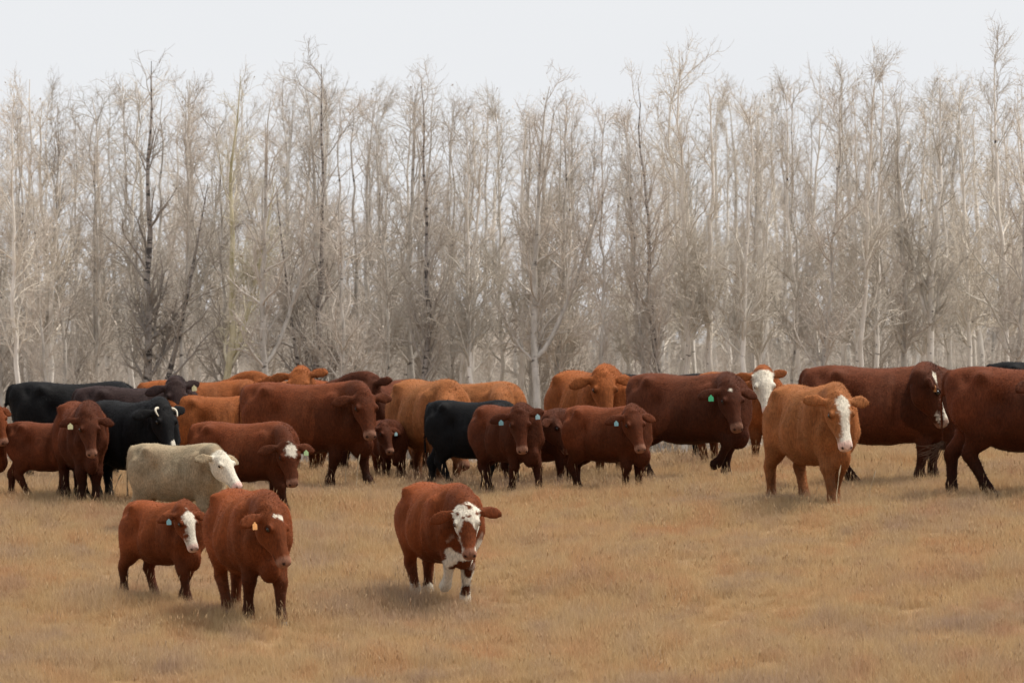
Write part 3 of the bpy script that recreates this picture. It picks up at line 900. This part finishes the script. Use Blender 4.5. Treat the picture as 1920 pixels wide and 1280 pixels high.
def paint(b, co):
    """coat colour of every vertex: base coat, dark points deepened with painted shade, and the white markings of this animal"""
    sp = b.sp
    base = np.array(COAT[sp['coat']])
    n = len(co)
    col = np.tile(base, (n, 1))
    big = vnoise(co * 3.0 + sp['u'] * .01, 1)
    mid_ = vnoise(co * np.array([7.0, 7.0, 5.0]) + 5.0, 12)
    fine = vnoise(co * np.array([16.0, 22.0, 30.0]) + 2.0, 13)
    tone = .80 + .40 * (.55 * big + .30 * mid_ + .15 * fine)
    col = col * tone[:, None] * (1 + np.array([.10, -.02, -.10]) * (mid_ - .5)[:, None])
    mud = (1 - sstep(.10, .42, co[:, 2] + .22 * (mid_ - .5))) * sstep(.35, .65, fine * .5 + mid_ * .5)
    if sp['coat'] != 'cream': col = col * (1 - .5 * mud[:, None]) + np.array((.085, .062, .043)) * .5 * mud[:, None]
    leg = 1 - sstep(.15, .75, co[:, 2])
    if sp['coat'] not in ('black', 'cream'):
        col *= (1 - leg * sp.get('legdark', .58))[:, None]  # darker legs: natural points deepened with painted shade
    d = (co - b.poll) / b.hs
    t, s, u = d @ b.f, d @ b.s, d @ b.u
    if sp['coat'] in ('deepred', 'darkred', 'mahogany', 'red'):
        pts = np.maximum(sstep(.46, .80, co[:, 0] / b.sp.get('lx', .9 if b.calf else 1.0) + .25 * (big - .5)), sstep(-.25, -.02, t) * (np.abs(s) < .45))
        col *= (1 - (.34 if sp['coat'] == 'red' else .42) * pts)[:, None]  # dark head, neck and brisket: natural points plus shade painted into the coat
    inhead = (t > -.12) & (t < .60) & (np.abs(s) < .17) & (u > -.33) & (u < .13)
    nz = (vnoise(np.stack([t, s, u], 1) * 26, 3) - .5) * .045 + (vnoise(np.stack([t, s, u], 1) * 75, 4) - .5) * .035
    W = np.zeros(n)
    mk = sp.get('mark')
    if mk == 'blaze':
        w = np.interp(t, [-.04, .02, .10, .22, .34, .45, .6], [.015, .085, .080, .048, .050, .085, .10])
        W = sstep(.020, -.020, np.abs(s - sp.get('mshift', 0)) + nz - w) * (u > -.14) * sstep(-.05, -.02, t + nz)
    elif mk == 'bigblaze':
        w = np.interp(t, [-.02, .03, .07, .14, .22, .34, .45, .6], [-.02, .06, .098, .095, .066, .060, .085, .10])
        W = sstep(.020, -.020, np.abs(s) + nz - w) * (u > -.13)
    elif mk == 'patch':
        W = sstep(.018, -.018, np.hypot((t - .09) / .095, s / .085) * .09 + nz - .09) * (u > -.06)
    elif mk == 'star':
        W = np.maximum(sstep(.008, -.008, np.hypot((t - .07) * 1.3, s - .025) + nz * .9 - .042), sstep(.008, -.008, np.hypot((t - .055) * 1.5, s + .045) + nz * .9 - .034)) * (u > -.06)
    elif mk == 'dot':
        W = sstep(.008, -.008, np.hypot(t - .05, s + .035) + nz * .6 - .026) * (u > -.06)
    elif mk == 'white_face':
        W = sstep(.03, -.03, -(t + .06) + nz) * np.where(u < -.16, sstep(.02, .10, t + nz), 1) * (np.abs(s) < .158 + nz)
    elif mk == 'spotted':
        edge = np.interp(np.abs(s), [0, .045, .07, .11, .15], [.155, .165, .235, .25, .16])
        W = sstep(.018, -.018, t + nz - edge) * sstep(-.07, -.04, t + nz) * (np.abs(s) < .148 + nz) * (u > -.20)
        for (a, c, r) in ((-.005, .03, .034), (.105, .02, .022), (.12, -.05, .018), (.06, -.10, .026), (.05, .115, .02), (.10, -.012, .015)):
            W *= sstep(-.008, .008, np.hypot(t - a, s - c) + nz * .8 - r)
        jaw = sstep(.010, -.010, np.abs(np.abs(s) - np.interp(t, [.22, .5], [.125, .075])) + nz * .4 - .016) * (t > .27) * (t < .50) * (u > -.14) * (u < .0)
        W = np.maximum(W, jaw)
        # white chest and legs with red spots
        nb = vnoise(co * 7.5, 8) * .65 + vnoise(co * 15, 9) * .35
        chest = (1 - sstep(.66, .80, co[:, 2] + (nb - .5) * .3)) * sstep(.56, .66, co[:, 0]) * sstep(.58, .52, nb)
        low = (1 - sstep(.36, .48, co[:, 2] + (nb - .5) * .3)) * sstep(.56, .51, nb)
        W = np.where(inhead, W, np.maximum(chest, low * (co[:, 0] > .2)))
        W = np.where(~inhead & (co[:, 0] < 0) & (co[:, 2] < .26) & (nb < .52), .9, W)
    if mk != 'spotted': W = W * inhead
    col = col * (1 - W[:, None]) + WHITE * W[:, None]
    # muzzle skin, nostrils
    mz = sstep(.455, .505, t + nz * .6) * inhead
    mcol = SKIN * (.75 if sp['coat'] in ('black', 'mahogany', 'brownblack') else 1.0) if sp['coat'] != 'black' else np.array((.03, .028, .03))
    mcol = np.array(sp.get('muzzle', mcol))
    col = col * (1 - .8 * mz[:, None]) + mcol * .8 * mz[:, None]
    nos = np.maximum(*[sstep(.026, .014, np.sqrt((t - .55) ** 2 + (s - q * .052) ** 2 + ((u + .045) * 1.3) ** 2)) for q in (1, -1)]) * inhead
    col = col * (1 - nos[:, None]) + np.array((.02, .012, .010)) * nos[:, None]
    mouth = sstep(.012, .004, np.abs(u + .125 + .02 * np.abs(t - .5))) * (t > .40) * inhead
    col *= (1 - .65 * mouth)[:, None]
    er = np.maximum(*[sstep(.055, .03, np.sqrt((t - .165) ** 2 + (s - q * .135) ** 2 + (u + .02) ** 2)) for q in (1, -1)]) * inhead
    if mk != 'white_face':
        col *= (1 - .60 * er)[:, None]
    if mk == 'muzzle_spot' or sp['coat'] == 'black' and sp.get('nosespot'):
        w2 = sstep(.055, .04, np.sqrt((t - .47) ** 2 + (s - .03) ** 2 + (u + .02) ** 2) + nz) * inhead
        col = col * (1 - w2[:, None]) + WHITE * w2[:, None]
    # inside of the ears paler, hair darker at the hem
    return np.clip(col, 0.004, .9)


HERD = []
def beast(**k): HERD.append(k)
#HERD_BEGIN
beast(u=306, yg=1129, top=936, phi=-52, calf=True, coat='red', mark='bigblaze', poll=(348, 960), hs=.95, hphi=-52, hpitch=-62, pose='walk2', tag=((1, 'blue'),),
      muzzle=(.55, .36, .31), nick='the blazed calf', label='foremost red calf with a broad white blaze and blue ear tag')
beast(u=466, yg=1162, top=914, phi=-70, nick='the star marked front cow', coat='red', mark='star', poll=(512, 962), hphi=-42, hpitch=-62, pose='walk', tag=((1, 'orange'),), ears=(42, -4), w=.95,
      label='foremost red cow with a small white forehead mark and orange ear tag', lx=.95)
beast(u=826, yg=1132, top=902, phi=-68, coat='red', mark='spotted', poll=(874, 955), hphi=-80, hpitch=-66, pose='lift_right', ears=(8, -2), lx=.92, w=1.03,
      nick='the lone spotted faced cow', label='red cow walking alone with a white spotted forehead and white blotched forelegs')
beast(u=332, nick='the cream calf', yg=1004, top=829, phi=-24, calf=True, coat='cream', mark='white_face', poll=(414, 853), hphi=-38, hpitch=-50, pose='stand', muzzle=(.60, .36, .32), ears=(-2, 20),
      label='cream white faced calf above the blazed red calf')
beast(u=456, nick='the patch faced calf', yg=968, top=788, phi=-28, calf=True, coat='deepred', mark='patch', poll=(541, 834), hphi=-62, hpitch=-66, pose='walk2', tag=((0, 'lime'),), lx=1.0, w=1.0,
      label='deep red calf with a round white forehead patch above the cream calf')
beast(u=246, yg=948, top=748, phi=-48, coat='black', poll=(308, 768), hphi=-60, hpitch=-60, pose='stand', horns=True, nosespot=True, lx=.9, ears=(25, 0),
      nick='the horned black cow', label='black horned cow with a white nose spot behind the cream calf')
beast(u=152, yg=946, top=750, phi=-74, coat='darkred', poll=(166, 783), hphi=-68, hpitch=-66, pose='stand', tag=((1, 'yellow'),), lx=.85, w=.74, hs=.92,
      nick='the yellow tagged red cow', label='dark red young cow facing forward with a yellow tag beside the horned black cow')
beast(u=88, yg=938, top=788, phi=-20, calf=True, coat='darkred', poll=(160, 812), hphi=-30, hpitch=-62, pose='walk', toward=-1, lx=.85,
      label='dark red calf whose head is hidden, in front of the largest black cow')
beast(u=138, d=99.5, top=713, phi=4, coat='black', pose='stand', hpitch=-60, poll=(245, 748), hphi=5,
      nick='the largest black cow', label='largest black cow in profile at the far end of the herd')
beast(u=258, nick='the black brown cow', d=98, top=721, phi=-8, coat='brownblack', poll=(330, 722), hphi=-72, hpitch=-60, pose='stand', ears=(30, -4), tag=((0, 'yellow'),),
      label='black brown cow looking over the horned black cow with a yellow tag')
beast(u=-88, yg=938, top=762, phi=-24, coat='red', poll=(-8, 764), hphi=-40, hpitch=-60, pose='stand', nick='the cow peeking into the frame',
      label='red cow of which only the face enters the frame beside the largest black cow')
beast(u=412, d=97.5, top=738, phi=8, coat='orange', pose='stand', hpitch=-55, poll=(520, 770),
      nick='the orange brown cow', label='orange brown cow standing between the horned black cow and the big brown cow')
beast(u=575, yg=919, top=714, phi=-25, coat='deepred', poll=(684, 742), hphi=-68, hpitch=-62, pose='walk', w=1.05, lx=1.04, ears=(14, 2),
      nick='the big brown cow', label='big reddish brown cow with grass stems hanging from its mouth')
beast(u=728, nick='the peering calf', d=97, top=786, phi=-75, calf=True, coat='darkred', poll=(722, 800), hphi=-62, hpitch=-58, pose='walk', tag=((0, 'cyan'),),
      label='small calf peering out behind the big brown cow with a pale tag at its cheek')
beast(u=380, d=103, top=710, phi=6, coat='orange', pose='stand', label='rust orange cow of the back row over the black brown cow', poll=(480, 740))
beast(u=508, d=104, top=709, phi=-175, coat='orange', pose='stand', poll=(478, 714), hphi=-150, ears=(30, 30), label='rust cow of the back row with a raised dark ear')
beast(u=545, d=100.5, top=712, phi=-70, coat='orange', pose='stand', poll=(562, 700), hphi=-100, hpitch=-58, ears=(38, 5), nick='the bright orange head', label='bright orange cow facing forward over the back of the big brown cow')
beast(u=640, d=103, top=709, phi=5, coat='red', pose='stand', label='red cow of the back row behind the shoulder of the big brown cow', poll=(700, 735), hphi=-30)
beast(u=706, d=100.2, top=709, phi=-150, coat='mahogany', pose='stand', poll=(688, 716), hphi=-140, ears=(35, 35), nick='the dark back row cow', label='dark mahogany cow of the back row beside the first tan cow')
beast(u=806, d=97, top=709, phi=-66, coat='tan', pose='stand', poll=(850, 800), hphi=-50, toward=1, w=1.04, nick='the first tan cow', label='tan cow with its rounded side showing behind the black calf')
beast(u=872, d=99.3, top=713, phi=-22, coat='tan', pose='stand', poll=(945, 755), hphi=15, w=1.05, ears=(30, 30), nick='the second tan cow', label='second tan cow of which the back shows above the black calf')
beast(u=886, nick='the black calf', d=94.8, top=748, phi=-24, calf=True, coat='black', pose='walk', poll=(938, 792), hphi=-10, lx=.84, label='black calf with its head hidden by the red calf beside it')
beast(u=950, d=93.2, lx=.80, top=757, phi=-52, calf=True, coat='darkred', poll=(974, 775), hphi=-72, hpitch=-68, pose='walk', tag=((1, 'blue'), (0, 'cyan')), ears=(22, -2),
      nick='the twice tagged calf', label='dark red calf with two ear tags between the black calf and a small dark calf')
beast(u=1014, d=95.2, top=764, phi=-35, calf=True, coat='mahogany', poll=(1040, 785), hphi=-20, hpitch=-60, pose='stand', label='small dark mahogany calf behind the calf with two ear tags')
beast(u=1108, d=97.2, top=692, phi=-64, coat='orange', poll=(1132, 706), hphi=-74, hpitch=-64, pose='stand', lx=.95, ears=(8, -2),
      nick='the orange cow', label='orange cow looking down over the back of a red calf')
beast(u=1138, nick='the single tagged calf', lx=.86, yg=928, top=758, phi=-36, calf=True, coat='deepred', poll=(1187, 776), hphi=-58, hpitch=-58, pose='wide', tag=((1, 'blue'),), w=.95,
      label='red calf with one blue tag standing in front of the orange cow')
beast(u=1235, d=101.5, top=699, phi=-2, coat='black', pose='stand', poll=(1350, 740), label='black cow mostly hidden, rump showing beside the mahogany cow')
beast(u=1290, d=95, top=697, phi=-34, coat='mahogany', mark='dot', poll=(1370, 728), hphi=-66, hpitch=-62, pose='lift_right', tag=((1, 'green'),), w=1.04, ears=(0, 0),
      nick='the mahogany cow', label='mahogany cow stepping forward with a bright green ear tag')
beast(u=1385, d=98.6, top=695, phi=-52, coat='orange', mark='white_face', poll=(1431, 703), hphi=-72, hpitch=-60, pose='stand', ears=(28, 18), muzzle=(.6, .4, .34),
      nick='the white faced cow', label='white faced red cow looking over the mahogany cow')
beast(u=1522, yg=950, top=718, phi=-67, coat='tan', mark='blaze', poll=(1573, 750), hphi=-65, hpitch=-64, pose='walk2', muzzle=(.62, .40, .34), ears=(12, 25), legdark=.25,
      w=.92, nick='the tan blazed cow', label='tan cow with a white blaze facing forward', mshift=.01)
beast(u=1650, d=91.5, top=682, phi=-10, coat='mahogany', mark='blaze', poll=(1740, 709), hphi=14, hpitch=-58, pose='gather', tag=((1, 'orange'),), w=1.05, lx=1.02, neck=.68,
      nick='the largest dark red cow', label='largest dark red cow in profile with an orange ear tag')
beast(u=1926, d=88.4, top=684, phi=-12, coat='darkred', pose='walk', poll=(1962, 708), hphi=-40, w=1.05, tail=.12, switch=True,
      nick='the cow leaving the frame', label='dark red cow leaving the frame with its tail swinging')
beast(u=1960, d=97.5, top=676, phi=-5, coat='black', pose='stand', poll=(2080, 700), label='black cow whose back shows above the cow leaving the frame')
#HERD_END

beasts = [raw_beast(k) for k in HERD]
tmp = []
for b in beasts:
    o = bpy.data.objects.new('tmp', b.me); C.objects.link(o)
    m = o.modifiers.new('fuse', 'REMESH'); m.mode = 'VOXEL'; m.voxel_size = 0.0165
    tmp.append(o)
dg = bpy.context.evaluated_depsgraph_get()
fused = [bpy.data.meshes.new_from_object(o.evaluated_get(dg)) for o in tmp]
for o in tmp:
    bpy.data.objects.remove(o)


def ball(name, r, mat, seg=10, sq=(1, 1, 1)):
    th = np.linspace(0.001, math.pi - .001, 7); an = np.arange(seg) / seg * 2 * math.pi
    R = np.stack([np.outer(np.sin(th), np.cos(an)) * r * sq[0], np.outer(np.sin(th), np.sin(an)) * r * sq[1], np.outer(np.cos(th), np.ones(seg)) * r * sq[2]], -1)
    i = np.arange(6)[:, None] * seg; j = np.arange(seg)[None]; j2 = (j + 1) % seg
    F = np.stack([i + j, i + seg + j, i + seg + j2, i + j2], -1).reshape(-1, 4)
    return mesh_np(name, R.reshape(-1, 3), F, mat)


eye_me = ball('eye', 0.027, m_eye)


def tag_mesh(mat):
    """ear tag: a neck that widens to a rounded plate, 3 mm thick; hangs down -Z, faces +Y"""
    o = [(-.010, 0), (-.014, -.014), (-.034, -.026), (-.040, -.036), (-.040, -.082), (-.034, -.090), (.034, -.090), (.040, -.082), (.040, -.036), (.034, -.026), (.014, -.014), (.010, 0)]
    V = [(x, -.002, z) for x, z in o] + [(x, .002, z) for x, z in o]
    n = len(o)
    me = bpy.data.meshes.new('ear_tag')
    me.from_pydata(V, [], [list(range(n)), list(range(2 * n - 1, n - 1, -1))] + [[i, i + n, (i + 1) % n + n, (i + 1) % n] for i in range(n)])
    me.materials.append(mat)
    return me


TAGME = {k: tag_mesh(m) for k, m in TAGS.items()}


def hoof_mesh():
    R = []
    an = np.arange(12) / 12 * 2 * math.pi
    for z, r, fx in ((.075, .056, 0), (.05, .062, .008), (.0, .072, .02)):
        x = np.cos(an) * r * 1.12 + fx; y = np.sin(an) * r * (1 - .18 * (np.cos(an) > .93))
        R.append(np.stack([x, y, np.full(12, z)], 1))
    w = Raw(); w.rings(np.array(R)[::-1])
    me = w.mesh('hoof'); me.materials.append(m_hoof)
    return me


HOOF = hoof_mesh()


def frame_matrix(o, x, y, z):
    return Matrix(((x[0], y[0], z[0], o[0]), (x[1], y[1], z[1], o[1]), (x[2], y[2], z[2], o[2]), (0, 0, 0, 1)))


for b, me in zip(beasts, fused):
    sp = b.sp
    n = len(me.vertices)
    co = np.zeros(n * 3, np.float32); me.vertices.foreach_get('co', co); co = co.reshape(-1, 3).astype(float)
    ed = np.zeros(len(me.edges) * 2, np.int32); me.edges.foreach_get('vertices', ed); ed = ed.reshape(-1, 2)
    deg = np.bincount(ed.ravel(), minlength=n).astype(float)[:, None] + 1e-9
    d = (co - b.poll) / b.hs
    t, s, u = d @ b.f, d @ b.s, d @ b.u
    hw = (t > -.10) & (t < .6) & (np.abs(s) < .42) & (u > -.32) & (u < .2)
    ear = hw & (np.abs(s) > .155)
    wt = np.where(ear, .12, np.where(hw, .38, .62))[:, None]
    lowleg = (co[:, 2] < .45)[:, None]
    wt = np.where(lowleg, .35, wt)
    for it in range(14):
        if it == 6: wt = np.where(hw[:, None] | lowleg, 0, wt)
        acc = np.zeros_like(co)
        for ax in range(3):
            acc[:, ax] = np.bincount(ed[:, 0], co[ed[:, 1], ax], n) + np.bincount(ed[:, 1], co[ed[:, 0], ax], n)
        co = co + wt * (acc / deg - co)
    me.vertices.foreach_set('co', co.astype(np.float32).ravel())
    # shaggy unevenness of the hide
    me.update()
    nr = np.zeros(n * 3, np.float32); me.vertices.foreach_get('normal', nr); nr = nr.reshape(-1, 3)
    amp = np.where(hw, .003, .010)
    lx_ = sp.get('lx', .9 if b.calf else 1.0)
    X, Z = co[:, 0] / lx_, co[:, 2]
    side = np.clip(np.abs(nr[:, 1]) * 1.4, 0, 1) * ~hw
    gs = lambda x0, z0, sx, sz: np.exp(-((X - x0) / sx) ** 2 - ((Z - z0) / sz) ** 2)
    form = side * (-.040 * gs(-.27, .98, .10, .13) - .024 * gs(.21, .85, .06, .26) - .022 * gs(.645, 1.05, .05, .17) - .022 * gs(-.27, .74, .07, .10) + .016 * gs(.02, .82, .16, .2))
    form += ~hw * (.034 * gs(-.44, 1.23, .08, .06) * np.clip(np.abs(nr[:, 1]) * 2, 0, 1) - .018 * gs(-.62, 1.22, .07, .08) * side)
    form += ~hw * .0025 * np.sin(X * 55) * gs(-.02, .95, .16, .16) * side
    co = co + nr * (2.1 * form)[:, None]
    co2 = co + nr * (amp * (vnoise(co * 9, 2) - .5) + .003 * (vnoise(co * 34, 6) - .5))[:, None]
    me.vertices.foreach_set('co', co2.astype(np.float32).ravel())
    me.polygons.foreach_set('use_smooth', np.ones(len(me.polygons), dtype=bool))
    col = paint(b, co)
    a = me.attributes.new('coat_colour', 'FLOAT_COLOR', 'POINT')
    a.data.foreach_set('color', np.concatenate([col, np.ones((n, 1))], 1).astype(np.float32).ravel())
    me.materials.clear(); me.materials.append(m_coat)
    me.update()
    nm = 'calf' if b.calf else 'cow'
    hr = np.random.default_rng(int(abs(sp['u'])))
    pick = hr.choice(n, 14000, replace=False)
    pick = pick[((t[pick] < .06) | ~hw[pick]) & (co[pick, 2] > .12)]
    m_ = len(pick)
    hp_, hn = co2[pick], nr[pick]
    lay = np.array([-.75, 0, -.55]) + hr.normal(0, .35, (m_, 3))
    lay -= (lay * hn).sum(1, keepdims=True) * hn
    hd_ = hn * .36 + lay; hd_ /= np.linalg.norm(hd_, axis=1, keepdims=True)
    hl = np.where(ear[pick], .026, .026) * hr.uniform(.6, 1.3, m_)
    sd = np.cross(hd_, hn); sd /= np.linalg.norm(sd, axis=1, keepdims=True) + 1e-9
    hv = np.stack([hp_ - sd * .0035 - hn * .004, hp_ + sd * .0035 - hn * .004, hp_ + hd_ * hl[:, None]], 1).reshape(-1, 3)
    fur = mesh_np('coat_hair', hv, np.arange(m_ * 3).reshape(-1, 3), m_coat)
    me.name = nm
    o = link(nm, me)
    o.location = b.loc; o.rotation_euler = (0, 0, b.phi); o.scale = (b.scale,) * 3
    tag(o, sp['label'], nm, 'cattle of the herd')
    fa = fur.attributes.new('coat_colour', 'FLOAT_COLOR', 'POINT')
    fc = np.repeat(col[pick] * hr.uniform(.85, 1.2, (m_, 1)), 3, axis=0)
    fa.data.foreach_set('color', np.concatenate([fc, np.ones((m_ * 3, 1))], 1).astype(np.float32).ravel())
    link('coat_hair', fur, o)['kind'] = 'stuff'
    for q in (1, -1):
        e = link('eye', eye_me, o)
        e.location = b.hd(.17, q * .130, -.018)
    for (which, colr) in sp.get('tag', ()):
        c, dirv, wid, sgn = b.ears[which]
        z = unit(np.array([0, 0, 1.0]) + wid * .3)
        y = b.u - (b.u * z).sum() * z; y = unit(y); x = np.cross(y, z)
        e = link('ear_tag', TAGME[colr], o)
        e.matrix_local = frame_matrix(c + wid * .03 + b.u * .012, x, y, z) @ Matrix.Scale(.88, 4)
    for (hx, hy, hz, pv, front, up) in b.hoof:
        if up: continue
        e = link('hoof', HOOF, o); e.location = (hx - .012, hy, hz - .005)
    if sp.get('horns'):
        for sgn in (1, -1):
            w = Raw()
            ch = []
            for k in range(6):
                tt = k / 5
                p = b.hd(-.01 + .13 * tt * tt, sgn * (.10 + .055 * math.sin(tt * 2.4)), .015 + .03 * tt)
                ch.append((*p, .022 * (1 - .7 * tt), .022 * (1 - .7 * tt)))
            w.tube(np.array(ch), b.f, 8, 2)
            hm = w.mesh('horn'); hm.materials.append(m_horn)
            link('horn', hm, o)
    if sp.get('switch'):
        rg = np.random.default_rng(3)
        m = 34
        Pq = np.zeros((m, 5, 3)); Pq[:, 0] = b.tail_end + rg.normal(0, .010, (m, 3))
        dd = np.array([-.35, .1, -1.0]) + rg.normal(0, .25, (m, 3))
        for k in range(1, 5):
            dd = dd + rg.normal(0, .2, (m, 3)) + np.array([-.18, 0, .1]); dd /= np.linalg.norm(dd, axis=1, keepdims=True)
            Pq[:, k] = Pq[:, k - 1] + dd * .075
        v, f = tubes(Pq, np.full((m, 5), .0035) * np.linspace(1, .5, 5)[None], 3)
        link('tail_switch', mesh_np('tail_switch', v, f, m_tail), o)
    print('BEAST %-5s u=%4d D=%.1f H=%.2f neck=%.2f n=%d' % (nm, sp['u'], b.loc[1], b.scale * 1.36, b.neck_len, n))

# ------------------------------------------------------------------ tall dry stalks standing out of the grass
m_stalk = flat_mat('dry_stalk', (0.60, 0.49, 0.33), 0.8, 0.1)
STALKS = []
def stalk_mesh(rng, h, bend):
    k = 9
    t = np.linspace(0, 1, k)
    P = np.stack([bend * h * t ** 2 + rng.normal(0, .004, k).cumsum(), rng.normal(0, .004, k).cumsum(), h * t], 1)[None]
    R = (0.0054 * (1 - .5 * t))[None]
    v1, f1 = tubes(P, R, 4)
    kk = 6
    Q = P[:, -3:, :]
    qq = np.stack([np.interp(np.linspace(0, 2, kk), [0, 1, 2], Q[0, :, a]) for a in range(3)], 1)[None]
    v2, f2 = tubes(qq, np.array([[.004, .008, .010, .009, .007, .002]]), 6)
    return mesh_np('weed_stalk', np.concatenate([v1, v2]), np.concatenate([f1, f2 + len(v1)]), m_stalk)


stalks = [(648, 912, 812, .12), (668, 918, 850, .1), (670, 905, 842, .02), (803, 898, 826, .03), (828, 897, 846, .06), (850, 899, 848, .35), (870, 896, 830, .45), (932, 900, 833, .25),
          (962, 902, 806, .08), (1004, 900, 820, .06), (42, 925, 835, .4), (88, 925, 860, .5), (212, 940, 885, .25), (1555, 948, 852, .15), (1572, 950, 870, .1), 
          (795, 1100, 1010, .05), (815, 1112, 1020, .03), (760, 905, 860, .2), (1628, 945, 880, .2)]
rg = np.random.default_rng(9)
NICKS = [(k['u'] if k['u'] > 0 else 8, k['yg'] if 'yg' in k else 900, k['nick']) for k in HERD if k.get('nick')]
ORD = ['first', 'second', 'third', 'fourth', 'fifth', 'sixth', 'seventh', 'eighth', 'ninth', 'tenth', 'eleventh', 'twelfth', 'thirteenth', 'fourteenth', 'fifteenth', 'sixteenth']
def place_labels(items, what, where):
    """items: (object, x, nick): a label that says by which animal it stands and, among several there, which one"""
    by = {}
    for o, x, nick in items: by.setdefault(nick, []).append((x, o))
    for nick, v in by.items():
        v.sort(key=lambda a: a[0])
        for k, (x, o) in enumerate(v):
            o['label'] = '%s %s %s' % (what, where, nick) if len(v) == 1 else '%s %s from the left %s %s' % (ORD[min(k, 15)], what, where, nick)

near = [n for n in NICKS if n[1] < 960]
adj = {'grey': 'slender grey bare poplar', 'pale': 'whitish bare aspen', 'dark': 'dark barked bare poplar', 'yellow': 'yellowish bare aspen'}
for kind in adj:
    its = []
    for (t, k, px, lab) in BELT:
        if k != kind or lab not in shared.values(): continue
        if -20 < px < 1940:
            its.append((t, px, min(near, key=lambda n: abs(n[0] - px))[2]))
        else:
            t['label'] = adj[kind] + (' of the belt beyond the peeking cow' if px < 960 else ' of the belt beyond the cow leaving the frame')
    place_labels(its, adj[kind], 'rising behind')

its = []
for (px, yb, yt, bd) in stalks:
    d = ray_ground(px, yb + 6)
    x = (px - 960) / F_PX * d
    h = (yb + 6 - yt) / F_PX * d
    o = link('weed_stalk', stalk_mesh(rg, h, bd))
    o.location = (x, d, float(g_z(x, d)) - .01)
    o.rotation_euler = (0, 0, random.gauss(0, .3))
    tag(o, None, 'dry stalk', 'tall dry stalks in the pasture')
    its.append((o, px, min(NICKS, key=lambda n: math.hypot(n[0] - px, (n[1] - yb) * 2))[2]))
place_labels(its, 'tall dry stalk', 'by')
